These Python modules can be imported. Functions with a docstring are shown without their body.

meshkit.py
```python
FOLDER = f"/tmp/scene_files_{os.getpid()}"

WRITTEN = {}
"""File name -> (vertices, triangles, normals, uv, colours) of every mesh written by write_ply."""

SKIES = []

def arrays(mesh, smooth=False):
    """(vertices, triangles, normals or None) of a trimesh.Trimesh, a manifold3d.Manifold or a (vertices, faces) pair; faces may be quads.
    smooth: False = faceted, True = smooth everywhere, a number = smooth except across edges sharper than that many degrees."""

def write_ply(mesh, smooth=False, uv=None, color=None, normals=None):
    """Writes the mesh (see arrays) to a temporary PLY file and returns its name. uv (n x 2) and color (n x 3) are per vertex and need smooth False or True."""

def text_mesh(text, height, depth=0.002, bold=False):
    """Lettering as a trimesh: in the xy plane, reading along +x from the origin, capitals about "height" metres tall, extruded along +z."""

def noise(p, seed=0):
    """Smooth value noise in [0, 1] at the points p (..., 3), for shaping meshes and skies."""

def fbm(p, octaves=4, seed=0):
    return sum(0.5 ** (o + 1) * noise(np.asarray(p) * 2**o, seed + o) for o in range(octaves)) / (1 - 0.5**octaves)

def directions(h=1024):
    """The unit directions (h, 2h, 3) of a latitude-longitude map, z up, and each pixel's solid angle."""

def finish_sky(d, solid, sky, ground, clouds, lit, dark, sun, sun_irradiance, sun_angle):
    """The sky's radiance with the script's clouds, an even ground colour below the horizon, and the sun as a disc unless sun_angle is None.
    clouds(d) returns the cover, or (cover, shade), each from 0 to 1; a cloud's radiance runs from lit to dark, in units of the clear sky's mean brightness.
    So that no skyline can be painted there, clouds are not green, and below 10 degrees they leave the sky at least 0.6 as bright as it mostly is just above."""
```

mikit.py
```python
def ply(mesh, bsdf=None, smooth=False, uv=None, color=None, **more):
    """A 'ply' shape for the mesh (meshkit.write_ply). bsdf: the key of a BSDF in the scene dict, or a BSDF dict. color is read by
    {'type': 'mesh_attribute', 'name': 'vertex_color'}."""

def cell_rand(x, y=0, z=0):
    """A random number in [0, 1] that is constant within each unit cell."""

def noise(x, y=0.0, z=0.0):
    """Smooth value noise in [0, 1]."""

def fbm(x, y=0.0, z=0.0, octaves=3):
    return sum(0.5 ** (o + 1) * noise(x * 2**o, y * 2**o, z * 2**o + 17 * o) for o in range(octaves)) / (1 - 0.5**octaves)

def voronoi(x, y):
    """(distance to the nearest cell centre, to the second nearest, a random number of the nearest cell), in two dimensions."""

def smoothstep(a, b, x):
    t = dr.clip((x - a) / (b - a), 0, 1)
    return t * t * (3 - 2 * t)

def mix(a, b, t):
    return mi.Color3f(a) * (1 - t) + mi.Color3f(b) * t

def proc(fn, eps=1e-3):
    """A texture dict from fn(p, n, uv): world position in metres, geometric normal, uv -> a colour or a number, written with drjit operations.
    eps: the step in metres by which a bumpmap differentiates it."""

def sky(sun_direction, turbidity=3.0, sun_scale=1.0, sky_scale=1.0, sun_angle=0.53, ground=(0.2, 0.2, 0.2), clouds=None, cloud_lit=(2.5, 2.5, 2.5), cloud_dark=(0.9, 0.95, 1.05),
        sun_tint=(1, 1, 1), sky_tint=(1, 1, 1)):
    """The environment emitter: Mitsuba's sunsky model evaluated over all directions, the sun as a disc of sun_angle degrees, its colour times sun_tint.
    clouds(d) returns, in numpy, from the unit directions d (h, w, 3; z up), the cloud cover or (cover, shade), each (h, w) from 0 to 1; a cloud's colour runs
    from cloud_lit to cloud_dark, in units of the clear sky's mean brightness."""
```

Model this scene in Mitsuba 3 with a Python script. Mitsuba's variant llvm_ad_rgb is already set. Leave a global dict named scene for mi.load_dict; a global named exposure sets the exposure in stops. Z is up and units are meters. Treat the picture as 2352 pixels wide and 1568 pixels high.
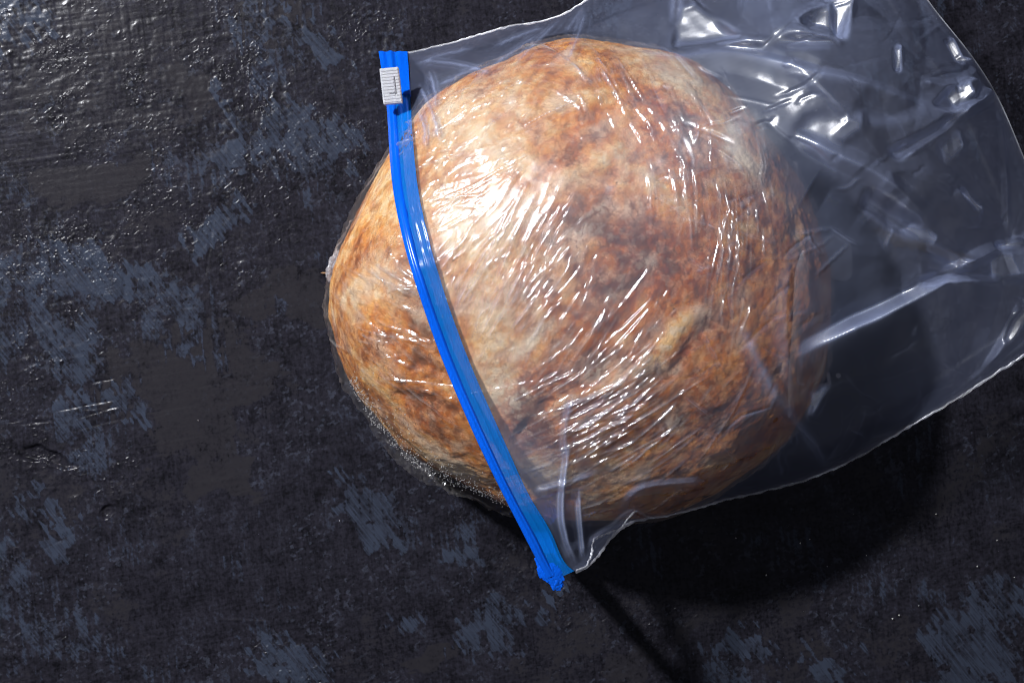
import math, numpy as np, trimesh, mitsuba as mi, drjit as dr, mikit, meshkit
from scipy import ndimage as ndi
from scipy.spatial import cKDTree
from scipy.interpolate import CubicSpline, LinearNDInterpolator

T = mi.ScalarTransform4f
scene, labels = {}, {}
RNG = np.random.default_rng(7)

# ------------------------------------------------------------------ camera, lamp, exposure
H = 1.0                      # camera height above the tabletop
U = 2e-4                     # metres on the tabletop per unit of the photo laid out at 2352 x 1568
scene['camera'] = {'type': 'perspective', 'fov': math.degrees(2 * math.atan(1176 * U / H)), 'fov_axis': 'x',
                   'near_clip': 0.01, 'far_clip': 50.0,
                   'to_world': T().look_at(origin=[0, 0, H], target=[0, 0, 0], up=[0, 1, 0])}
exposure = 0.0
AIM = np.array([0.04, 0.02, 0.03])
_az, _el = math.radians(39), math.radians(45)
LAMP = AIM + 1.15 * np.array([-math.cos(_az) * math.cos(_el), math.sin(_az) * math.cos(_el), math.sin(_el)])
scene['studio_lamp'] = {'type': 'disk', 'to_world': T().look_at(origin=LAMP.tolist(), target=AIM.tolist(), up=[0, 0, 1]) @ T().scale(0.034),
                        'emitter': {'type': 'area', 'radiance': {'type': 'rgb', 'value': [1400, 1410, 1470]}}}
labels['studio_lamp'] = {'label': 'round studio lamp shining down from the upper left', 'category': 'lamp'}
scene['room_light'] = {'type': 'constant', 'radiance': {'type': 'rgb', 'value': [0.072, 0.076, 0.092]}}

# ------------------------------------------------------------------ helpers
def W(px, py, z=0.0):
    """the point at height z that stands where the photo (laid out at 2352 x 1568) has it"""
    px, py, z = np.broadcast_arrays(np.asarray(px, float), np.asarray(py, float), np.asarray(z, float))
    k = U * (H - z) / H
    return np.stack([(px - 1176) * k, (784 - py) * k, z], -1)

def seen(p):
    k = U * (H - p[..., 2]) / H
    return np.stack([1176 + p[..., 0] / k, 784 - p[..., 1] / k], -1)

def sstep(a, b, x):
    t = np.clip((x - a) / (b - a), 0, 1)
    return t * t * (3 - 2 * t)

def curve(pts, n):
    pts = np.asarray(pts, float)
    s = np.r_[0, np.cumsum(np.linalg.norm(np.diff(pts[:, :2], axis=0), axis=1))]
    return CubicSpline(s, pts, bc_type='natural')(np.linspace(0, s[-1], n))

def poly(pts, n):
    pts = np.asarray(pts, float)
    s = np.r_[0, np.cumsum(np.linalg.norm(np.diff(pts, axis=0), axis=1))]
    t = np.linspace(0, s[-1], n)
    return np.stack([np.interp(t, s, pts[:, k]) for k in range(pts.shape[1])], 1)

def grid_faces(n, m, keep=None):
    i = np.arange(n * m).reshape(n, m)
    q = np.stack([i[:-1, :-1], i[1:, :-1], i[1:, 1:], i[:-1, 1:]], -1).reshape(-1, 4)
    if keep is not None:
        q = q[keep.ravel()[q].all(1)]
    return np.vstack([q[:, [0, 1, 2]], q[:, [0, 2, 3]]])

def compact(v, f, *more):
    used = np.unique(f)
    new = np.full(len(v), -1)
    new[used] = np.arange(len(used))
    return (v[used], new[f]) + tuple(a[used] for a in more)

def field(n, m, size, seed, aniso=(1, 1)):
    """smooth random field on a grid, unit variance, size in cells"""
    a = np.random.default_rng(seed).standard_normal((n, m))
    a = ndi.gaussian_filter(a, (size * aniso[0], size * aniso[1]), mode='wrap')
    return (a - a.mean()) / a.std()

def frac(n, m, size, octaves, seed, aniso=(1, 1), gain=0.55):
    a = sum(gain ** o * field(n, m, max(size / 2 ** o, 0.5), seed + o, aniso) for o in range(octaves))
    return a / a.std()

def oriented(n, m, deg, length, width, seed):
    """streaks along deg (0 = +x, grid axis 1), unit variance"""
    a = np.random.default_rng(seed).standard_normal((n, m))
    k = int(length)
    t = np.arange(-k, k + 1)
    y, x = np.mgrid[-k:k + 1, -k:k + 1]
    c, s = math.cos(math.radians(deg)), math.sin(math.radians(deg))
    al, ac = x * c + y * s, -x * s + y * c
    ker = np.exp(-(al / (length * 0.5)) ** 2 - (ac / width) ** 2)
    from scipy.signal import fftconvolve
    a = fftconvolve(a, ker, mode='same')
    return (a - a.mean()) / a.std()

def add(key, mesh, bsdf, smooth=True, **kw):
    k, n = key, 0
    while k in scene:
        n += 1
        k = f'{key}_{n:03d}'
    scene[k] = mikit.ply(mesh, bsdf, smooth=smooth, **kw)
    return k

# ------------------------------------------------------------------ materials
def rgb(*c):
    return {'type': 'rgb', 'value': list(c)}

def film(opacity, haze, haze_color, alpha, alpha2, broad_share=0.3):
    """clear polyethylene: mostly straight through, a little milky scatter and two gloss lobes"""
    gloss = {'type': 'blendbsdf', 'weight': broad_share,
             'a': {'type': 'roughconductor', 'material': 'none', 'alpha': alpha, 'specular_reflectance': rgb(1, 1, 1)},
             'b': {'type': 'roughconductor', 'material': 'none', 'alpha': alpha2, 'specular_reflectance': rgb(0.92, 0.96, 1)}}
    return {'type': 'mask', 'opacity': opacity,
            'bsdf': {'type': 'twosided', 'bsdf': {'type': 'blendbsdf', 'weight': haze, 'a': gloss, 'b': {'type': 'diffuse', 'reflectance': rgb(*haze_color)}}}}

sheen_opacity = mikit.proc(lambda p, n, uv: dr.clip(uv.x, 0.0, 1.0))      # opacity per vertex, with the sheen of folds and wrinkles painted in
scene['bag_film'] = film(sheen_opacity, 0.55, (0.55, 0.65, 1.0), 0.075, 0.28, 0.42)
scene['back_film'] = film(0.08, 0.55, (0.55, 0.65, 1.0), 0.07, 0.26, 0.5)
scene['wrap_film'] = film(sheen_opacity, 0.42, (0.95, 0.92, 0.90), 0.042, 0.11, 0.15)
scene['seam_film'] = film(sheen_opacity, 0.55, (0.85, 0.88, 0.95), 0.15, 0.35)
scene['milky_film'] = film(0.30, 0.72, (0.85, 0.85, 0.9), 0.12, 0.3)
scene['pleat_film'] = film(0.17, 0.72, (0.85, 0.85, 0.9), 0.12, 0.3)
scene['damp_film'] = {'type': 'mask', 'opacity': 0.55, 'bsdf': {'type': 'twosided', 'bsdf': {'type': 'diffuse', 'reflectance': rgb(0.075, 0.068, 0.068)}}}
scene['print_ink'] = {'type': 'mask', 'opacity': 0.6, 'bsdf': {'type': 'twosided', 'bsdf': {'type': 'diffuse', 'reflectance': rgb(0.55, 0.55, 0.6)}}}
# crust: colour per vertex, with fine flour specks (uv.x) and fine dark bake and cracks (uv.y) on top
def flour_specks(p, n, uv):
    a = mikit.fbm(p.x * 420, p.y * 420, p.z * 420, 3)
    b = mikit.noise(p.x * 1500, p.y * 1500, p.z * 1500)
    return dr.clip(uv.x * (0.15 + 1.7 * mikit.smoothstep(0.49, 0.57, a) * (0.35 + 1.1 * b)), 0, 0.9)
def dark_specks(p, n, uv):
    a = mikit.fbm(p.x * 300 + 7, p.y * 300, p.z * 300, 4)
    r = 1 - dr.abs(2 * mikit.fbm(p.x * 160, p.y * 160 + 3, p.z * 160, 4) - 1)
    c = mikit.smoothstep(0.51, 0.60, a) * 0.7 + mikit.smoothstep(0.945, 0.99, r) * 0.9
    return dr.clip(uv.y * c, 0, 0.85)
def crust_bump(p, n, uv):
    return 0.00036 * mikit.fbm(p.x * 600, p.y * 600, p.z * 600, 3)
def crust_of(c):
    return {'type': 'principled', 'base_color': c, 'roughness': 0.55, 'specular': 0.3}
scene['crust'] = {'type': 'bumpmap', 'scale': 1.0, 'arbitrary': mikit.proc(crust_bump, eps=2.5e-4), 'bsdf': {'type': 'blendbsdf', 'weight': mikit.proc(dark_specks),
                  'a': {'type': 'blendbsdf', 'weight': mikit.proc(flour_specks), 'a': crust_of({'type': 'mesh_attribute', 'name': 'vertex_color'}), 'b': crust_of(rgb(.72, .58, .40))},
                  'b': crust_of(rgb(.17, .055, .016))}}

# tabletop masks ride in its uv: x = pale coat (+) or brown skim (-), y = grit
def board_bump(p, n, uv):
    grit = dr.clip(0.06 + uv.y, 0.0, 1.0) * mikit.smoothstep(0.36, 0.66, mikit.fbm(p.x * 75 + 2, p.y * 75, 21.0, 3))
    k = mikit.smoothstep(0.68, 0.92, mikit.noise(p.x * 520 + p.y * 480, p.y * 560 - p.x * 430, 3.0)) + 0.6 * mikit.smoothstep(0.70, 0.95, mikit.noise(p.x * 1300, p.y * 1300, 7.0))
    b = mikit.noise(p.x * 330 + p.y * 120, p.y * 1500 - p.x * 300, 9.0) + mikit.noise(p.x * 1500 + p.y * 240, p.y * 260, 5.0)
    return grit * k * 0.00022 + b * 0.000015
def board_color(p, n, uv):
    a, b = 0.83 * p.x + 0.56 * p.y, -0.56 * p.x + 0.83 * p.y
    f = mikit.fbm(a * 900, b * 900, 1.0, 3) - 0.5
    g = mikit.fbm(a * 110, b * 130, 8.0, 4) - 0.5
    sv = mikit.fbm(p.x * 1500 + p.y * 160, p.y * 90, 2.0, 2) - 0.5
    sh = mikit.fbm(p.x * 90, p.y * 1500 - p.x * 280, 4.0, 2) - 0.5
    sd = mikit.fbm((p.x + 0.8 * p.y) * 1300, (0.8 * p.x - p.y) * 100, 6.0, 2) - 0.5
    coat = mikit.smoothstep(0.15, 0.75, uv.x + 0.65 * f + 0.8 * g + 0.30 * sd + 0.25 * sv) * dr.clip(0.75 + 1.2 * sd + 0.9 * g, 0.1, 1.0)
    skim = mikit.smoothstep(0.25, 0.75, -uv.x + 0.75 * f + 0.9 * g + 0.3 * sh + 0.2 * sv) * dr.clip(0.8 + 0.9 * f + 0.8 * g, 0, 1)
    fl = mikit.smoothstep(0.60, 0.78, mikit.fbm(a * 520, b * 640, 12.0, 3)) * mikit.smoothstep(0.42, 0.62, mikit.fbm(a * 60, b * 60, 15.0, 3))
    c = mi.Color3f(0.0172, 0.0164, 0.0232) * dr.clip(1.0 + 1.3 * f + 0.9 * g + 0.45 * sv + 0.35 * sh, 0.3, 2.5) + fl * mi.Color3f(0.022, 0.026, 0.036)
    c = mikit.mix(c, (0.0255, 0.0238, 0.0285), dr.clip(skim, 0, 1))
    return mikit.mix(c, (0.040, 0.050, 0.076), dr.clip(coat, 0, 1))
scene['board_paint'] = {'type': 'bumpmap', 'scale': 1.0, 'arbitrary': mikit.proc(board_bump, eps=2e-4),
                        'bsdf': {'type': 'principled', 'base_color': mikit.proc(board_color), 'roughness': 0.26, 'specular': 0.22}}
scene['zip_blue'] = {'type': 'twosided', 'bsdf': {'type': 'principled', 'base_color': rgb(0.0, 0.115, 0.76), 'roughness': 0.22, 'specular': 0.5}}
scene['tape_blue'] = {'type': 'mask', 'opacity': 0.76, 'bsdf': {'type': 'twosided', 'bsdf': {'type': 'principled', 'base_color': rgb(0.0, 0.16, 0.58), 'roughness': 0.2, 'specular': 0.5}}}
scene['slider_grey'] = {'type': 'twosided', 'bsdf': {'type': 'principled', 'base_color': rgb(0.52, 0.53, 0.56), 'roughness': 0.35, 'specular': 0.5}}
scene['slot_dark'] = {'type': 'twosided', 'bsdf': {'type': 'principled', 'base_color': rgb(0.16, 0.16, 0.18), 'roughness': 0.5}}
scene['water_bead'] = {'type': 'mask', 'opacity': 0.75, 'bsdf': {'type': 'principled', 'base_color': rgb(0.5, 0.5, 0.5), 'roughness': 0.15, 'specular': 1.0}}
scene['crumb_brown'] = {'type': 'principled', 'base_color': rgb(0.42, 0.24, 0.12), 'roughness': 0.7}
scene['dust_white'] = {'type': 'diffuse', 'reflectance': rgb(0.6, 0.58, 0.55)}

# ------------------------------------------------------------------ tabletop: dark trowelled plaster board
def axis(lo, hi, step, far):
    core = np.arange(lo, hi + step / 2, step)
    out, s, x = [], step, hi
    while x < far:
        s *= 1.25
        x += s
        out.append(x)
    out = np.array(out)
    return np.r_[(lo - (out - hi))[::-1], core, out]

bx, by = axis(-0.243, 0.243, 0.0006, 0.62), axis(-0.164, 0.164, 0.0006, 0.5)
N, M = len(by), len(bx)
X, Y = np.meshgrid(bx, by)
PX, PY = 1176 + X / U, 784 - Y / U                      # tabletop coordinates in layout units
WX, WY = 34 * frac(N, M, 30, 4, 201, gain=0.7), 34 * frac(N, M, 30, 4, 202, gain=0.7)
def blob(cx, cy, rx, ry, deg=0.0, soft=0.5):
    c, s = math.cos(math.radians(deg)), math.sin(math.radians(deg))
    k = min(1.0, min(rx, ry) / 45)
    dx, dy = PX + k * WX - cx, -(PY + k * WY - cy)
    a, b = (dx * c + dy * s) / rx, (-dx * s + dy * c) / ry
    return 1 - sstep(1 - soft, 1 + soft, np.hypot(a, b))

rough = frac(N, M, 10, 4, 11)
broad = frac(N, M, 60, 3, 21)
patch = frac(N, M, 26, 5, 31, gain=0.62)
brush_v = oriented(N, M, 96, 40, 1.0, 41)
brush_h = oriented(N, M, 8, 40, 1.0, 42)
brush_d = oriented(N, M, 125, 45, 1.2, 43)
grain = frac(N, M, 1.6, 2, 51)
pits = frac(N, M, 3.2, 2, 61)
# where the plaster is rough and glinting, where it is smoothed over
gritty = np.clip(0.35 + 0.22 * broad, 0, 1)
for c in ((60, 120, 190, 150), (560, 210, 160, 120), (690, 320, 150, 110), (480, 560, 200, 120), (300, 640, 260, 130), (120, 560, 180, 120), (130, 1100, 160, 130), (660, 1500, 160, 90),
          (90, 800, 160, 140), (420, 690, 130, 70), (900, 90, 140, 80)):
    gritty = np.maximum(gritty, blob(*c, soft=0.7) * 0.95)
for c in ((660, 700, 130, 45, 10), (480, 930, 190, 130, 20), (180, 400, 130, 70, 20), (760, 950, 130, 130), (700, 80, 100, 60), (520, 1080, 90, 120), (330, 1330, 160, 90)):
    gritty *= 1 - 0.85 * blob(*c, soft=0.6)
gritty = np.clip(gritty, 0, 1)
# pale blue-grey scraped coats
coat = np.zeros_like(X)
for c in ((650, 310, 80, 75, 15), (520, 240, 60, 45, -50), (520, 330, 50, 50, -60), (740, 340, 50, 75, -60), (740, 110, 70, 30, -20), (60, 110, 110, 90), (480, 520, 110, 40, 30), (240, 660, 150, 60),
          (60, 1180, 90, 60, -45), (110, 1250, 70, 30, -40), (840, 1150, 45, 50, 0), (840, 1170, 70, 40, -30), (900, 1400, 90, 30), (1180, 1420, 130, 55, 20), (1320, 1400, 60, 80), (680, 1500, 130, 70),
          (1060, 1270, 60, 22), (2180, 1470, 190, 110), (2300, 1330, 90, 60), (1800, 1500, 120, 60), (180, 870, 120, 60, -45), (1700, 1490, 60, 70)):
    coat = np.maximum(coat, blob(*c, soft=0.75))
coat_edge = sstep(0.25, 0.75, coat * 1.1 + 0.26 * patch - 0.15 + 0.20 * brush_d * (coat > 0.1) + 0.16 * field(N, M, 2.2, 203) * (coat > 0.1))
coat_loose = sstep(0.9, 1.5, patch + 0.35 * brush_v + 0.4 * broad) * 0.45
coat = np.clip(np.maximum(coat_edge * (0.75 + 0.25 * np.tanh(brush_v)), coat_loose), 0, 1)
coat *= 1 - 0.8 * sstep(1.1, 1.5, pits)
# brownish-grey skim coats
skim = np.zeros_like(X)
for c in ((660, 700, 110, 38, 8), (470, 930, 190, 110, 20), (500, 1060, 60, 100, -25), (180, 400, 130, 60, 20), (440, 200, 60, 60), (1400, 1510, 40, 60), (1460, 1500, 50, 22, 10), (640, 70, 90, 40), (980, 1510, 90, 50)):
    skim = np.maximum(skim, blob(*c, soft=0.7))
skim = sstep(0.3, 0.6, skim + 0.16 * patch + 0.05 * brush_h) * (1 - 0.6 * coat)
skim = np.maximum(skim, 0.4 * sstep(0.7, 1.2, -patch + 0.5 * broad))
# relief
step_a = np.tanh(5 * (frac(N, M, 18, 4, 71, gain=0.6) - 0.2))
step_b = np.tanh(6 * (frac(N, M, 9, 3, 81, gain=0.6) - 0.5))
flake = np.tanh(4 * (frac(N, M, 5, 3, 101, gain=0.6) - 0.7))
knob = np.maximum(frac(N, M, 2.2, 2, 111) - 1.0, 0)
h = 0.6 * gritty * (0.00006 * np.maximum(rough, -0.6) + 0.00008 * step_b + 0.00010 * flake + 0.00012 * knob) + 0.00008 * step_a * (0.3 + gritty) + 0.00012 * broad
h += 0.00002 * (brush_v + brush_h) + gritty * 0.00004 * grain
h += 0.00012 * coat_edge
def scratch(x0, y0, x1, y1, w, depth, bow=0.0):
    global h, coat
    n = 80
    t = np.linspace(0, 1, n)
    p = np.stack([x0 + (x1 - x0) * t, y0 + (y1 - y0) * t + bow * 4 * t * (1 - t)], 1)
    lo, hi = p.min(0) - 25, p.max(0) + 25
    sel = np.where((PX > lo[0]) & (PX < hi[0]) & (PY > lo[1]) & (PY < hi[1]))
    if not len(sel[0]):
        return
    d, i = cKDTree(p).query(np.stack([PX[sel], PY[sel]], 1))
    g = np.exp(-(d / w) ** 2) * np.minimum(1, 6 * np.minimum(t[i], 1 - t[i]) + 0.1)
    h[sel] += depth * g
    return sel, g
for s in ((120, 945, 275, 915, 2.4, -3.5e-4), (180, 940, 275, 934, 2.4, -3e-4), (170, 962, 280, 930, 2.0, -2.5e-4), (40, 975, 120, 965, 2.5, -3.5e-4), (10, 972, 60, 962, 2, -2.5e-4), (165, 990, 300, 955, 1.8, -2.2e-4),
          (205, 880, 265, 868, 2.2, -3e-4), (490, 1422, 620, 1428, 2.4, 3.5e-4), (330, 1250, 700, 1100, 1.6, -2e-4), (430, 1160, 760, 1075, 1.5, -1.8e-4), (260, 1330, 420, 1300, 1.6, -1.6e-4),
          (300, 1468, 900, 1462, 2.2, -1.6e-4), (20, 1300, 200, 1210, 1.6, -2e-4), (880, 1310, 960, 1440, 2.2, -2e-4, 30), (1000, 1420, 1110, 1290, 2, 2e-4), (445, 985, 520, 1220, 1.6, -1.5e-4, 0),
          (90, 690, 200, 830, 1.8, -1.8e-4), (30, 760, 140, 930, 1.8, -1.8e-4), (320, 590, 345, 860, 2.0, -2e-4), (490, 500, 470, 640, 2.0, -2.5e-4), (1560, 1400, 1555, 1520, 2, 1.5e-4), (1950, 1540, 1660, 1590, 3, 1.8e-4)):
    scratch(*s)
for k in range(90):
    x0, y0 = RNG.uniform(0, 2352), RNG.uniform(0, 1568)
    a = RNG.choice([math.radians(RNG.normal(12, 8)), math.radians(RNG.normal(-80, 8)), math.radians(RNG.normal(-45, 10))])
    L = RNG.uniform(40, 200)
    scratch(x0, y0, x0 + L * math.cos(a), y0 - L * math.sin(a), 1.5, RNG.uniform(-1.4e-4, 0.6e-4))
# two chips in the plaster
chip = np.maximum(blob(243, 1172, 16, 11, 30, 0.3), sstep(0.3, 0.6, blob(70, 1040, 75, 16, -14, 0.6) * (0.75 + 0.35 * patch)))
h -= 0.0014 * chip
mask_xy = np.stack([np.clip(coat, 0, 1) - np.clip(skim, 0, 1) * (coat < .3) - 0.4 * chip, np.clip(gritty, 0, 1)], -1)
add('tabletop', (np.stack([X, Y, h - 0.0006], -1).reshape(-1, 3), grid_faces(N, M)[:, [0, 2, 1]]), 'board_paint', uv=mask_xy.reshape(-1, 2))
labels['tabletop'] = {'label': 'dark charcoal plaster tabletop with scratches and blue-grey scraped patches', 'category': 'tabletop', 'kind': 'structure'}

# ------------------------------------------------------------------ loaf and its cling film
CX, CY, ZEQ, TOP = 1330, 640, 0.028, 0.104
outline = np.array([(1310, 88), (1190, 120), (1080, 180), (985, 250), (925, 325), (868, 400), (812, 500), (775, 580), (754, 670), (757, 770), (790, 870), (850, 965), (920, 1045), (1000, 1102), (1080, 1135), (1180, 1168),
                    (1310, 1186), (1450, 1182), (1580, 1150), (1700, 1085), (1800, 1000), (1868, 890), (1896, 760), (1893, 640), (1868, 530), (1815, 415), (1740, 285), (1650, 190), (1550, 130), (1430, 100)], float)
cw = W(CX, CY, ZEQ)[:2]
ow = W(outline[:, 0], outline[:, 1], ZEQ)[:, :2] - cw
ang = np.arctan2(ow[:, 1], ow[:, 0])
rad = np.hypot(ow[:, 0], ow[:, 1])
o = np.argsort(ang)
R_of = CubicSpline(np.r_[ang[o], ang[o][0] + 2 * np.pi], np.r_[rad[o], rad[o][0]], bc_type='periodic')
QMAX = 1.36
def dome(n, gap):
    s = np.linspace(-1, 1, n)
    S, V = np.meshgrid(s, s)
    r, ph = np.hypot(S, V), np.arctan2(V, S)
    keep = r <= 1.0
    q = np.minimum(r, 1.02) * QMAX
    a = q * np.pi / 2
    R = R_of(ph)
    dev = np.degrees(ph)
    low_left = np.exp(-((((dev + 128 + 180) % 360) - 180) / 26) ** 2)       # wrap stands off the crust at the lower left
    left = np.exp(-((((dev - 178 + 180) % 360) - 180) / 20) ** 2)
    R = R - gap * (0.0004 + 0.0038 * low_left)
    Rm = R_of(np.linspace(-np.pi, np.pi, 90)).mean()
    k = sstep(0.0, 0.55, r)
    R = Rm + (R - Rm) * k
    f = np.sin(a) ** 0.86
    z = np.where(q <= 1, ZEQ + (TOP - ZEQ) * np.maximum(np.cos(a), 0) ** 0.76, ZEQ + (ZEQ - 0.003) * np.cos(a) / -math.cos(QMAX * np.pi / 2))
    x, y = cw[0] + R * f * np.cos(ph), cw[1] + R * f * np.sin(ph)
    # the crown leans a little to the upper right
    lean = np.clip((z - ZEQ) / (TOP - ZEQ), 0, 1) ** 1.5
    x, y = x + 0.006 * lean, y + 0.003 * lean
    return np.stack([x, y, z], -1), r, keep

def normals(P):
    n = np.cross(np.gradient(P, axis=1), np.gradient(P, axis=0))
    return n / (np.linalg.norm(n, axis=-1, keepdims=True) + 1e-12)

NB = 440
B, rB, keepB = dome(NB, 1.0)
nB = normals(B)
lump = meshkit.fbm(B * 22, 3, seed=1) - 0.5
mid = meshkit.fbm(B * 85, 4, seed=2) - 0.5
fine = meshkit.fbm(B * 320, 3, seed=3) - 0.5
blis = meshkit.noise(B * 190, seed=9)
dB = 0.008 * lump + 0.0020 * mid + 0.0007 * fine + 0.0004 * np.maximum(blis - 0.62, 0) * 4
treeB = cKDTree(np.where(keepB[..., None], seen(B), 1e6).reshape(-1, 2) + (rB.reshape(-1, 1) > 1 / QMAX) * 1e6)
def on_loaf(pts):
    return B.reshape(-1, 3)[treeB.query(np.asarray(pts, float))[1]]
def line_dist(P, pts, n=160):
    c = on_loaf(poly(pts, n))
    d, i = cKDTree(c).query(P.reshape(-1, 3), distance_upper_bound=0.05)
    i = np.minimum(i, n - 1)
    return np.minimum(d, 0.05).reshape(P.shape[:2]), (i / (n - 1)).reshape(P.shape[:2]), c, i.reshape(P.shape[:2])
warp = 0.004 * np.stack([meshkit.fbm(B * 60, 3, seed=20 + k) - 0.5 for k in range(3)], -1) * 2.2
BW = B + warp
tone = np.zeros_like(rB)      # + = darker bake, also painted groove shade; - = paler, also painted glare
sat = np.zeros_like(rB)       # + = orange
flour_haze = np.zeros_like(rB)  # flour, plus hazy glare painted at the upper left
def spot(arr, x, y, r, v, ry=None, deg=0):
    c = on_loaf([(x, y)])[0]
    d = BW - c
    if ry:
        ca, sa = math.cos(math.radians(deg)), math.sin(math.radians(deg))
        e = np.sqrt(((d[..., 0] * ca + d[..., 1] * sa) / (r * U)) ** 2 + ((-d[..., 0] * sa + d[..., 1] * ca) / (ry * U)) ** 2 + (d[..., 2] / (r * U)) ** 2)
    else:
        e = np.linalg.norm(d, axis=-1) / (r * U)
    arr += v * np.exp(-e ** 2)
for x, y, r, v in ((960, 800, 60, .35), (990, 940, 80, .30), (880, 930, 60, .2), (1200, 985, 55, .45), (1190, 930, 40, .35), (1330, 500, 70, .25), (1400, 700, 70, .18), (1560, 270, 90, .22), (1480, 610, 90, .2),
                   (1330, 900, 90, .30), (1450, 640, 60, .15), (1600, 620, 90, .15), (1250, 240, 70, .12), (1450, 1000, 120, .12), (1640, 950, 120, .15), (1330, 1120, 90, .05), (1360, 330, 60, .12),
                   (1150, 330, 110, -.30), (1060, 250, 110, -.30), (1100, 600, 90, -.2), (1120, 760, 80, -.28), (1130, 880, 60, -.34), (1000, 480, 110, -.2), (880, 640, 80, -.22), (860, 470, 90, -.25),  # upper-left paleness here is hazy highlight put into the tone
                   (1550, 170, 70, -.30), (1460, 130, 60, -.2), (1610, 210, 50, -.2), (1300, 1080, 90, -.14), (1230, 1090, 70, -.25), (1050, 1070, 70, -.30), (940, 1010, 60, -.15), (1480, 1130, 120, -.1),
                   (830, 860, 50, -.2), (1230, 640, 80, -.1), (1720, 850, 140, .05), (1300, 130, 80, -.22)):
    spot(tone, x, y, r, v)
for x, y, r, v in ((880, 770, 45, .9), (980, 960, 60, .9), (1555, 275, 70, .8), (1420, 240, 60, .5), (1340, 150, 50, .5), (1560, 570, 110, .6), (1510, 600, 80, .5), (1500, 710, 90, .5), (1430, 880, 100, .55), (1300, 270, 60, .4),
                   (1810, 700, 70, .35), (1600, 800, 120, .3), (1350, 800, 80, .4), (1240, 540, 40, .4), (850, 560, 40, .6), (840, 480, 50, .5), (1260, 380, 60, .4), (1700, 260, 50, .2), (1750, 800, 120, .3), (1560, 430, 90, .4)):
    spot(sat, x, y, r, v)
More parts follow.
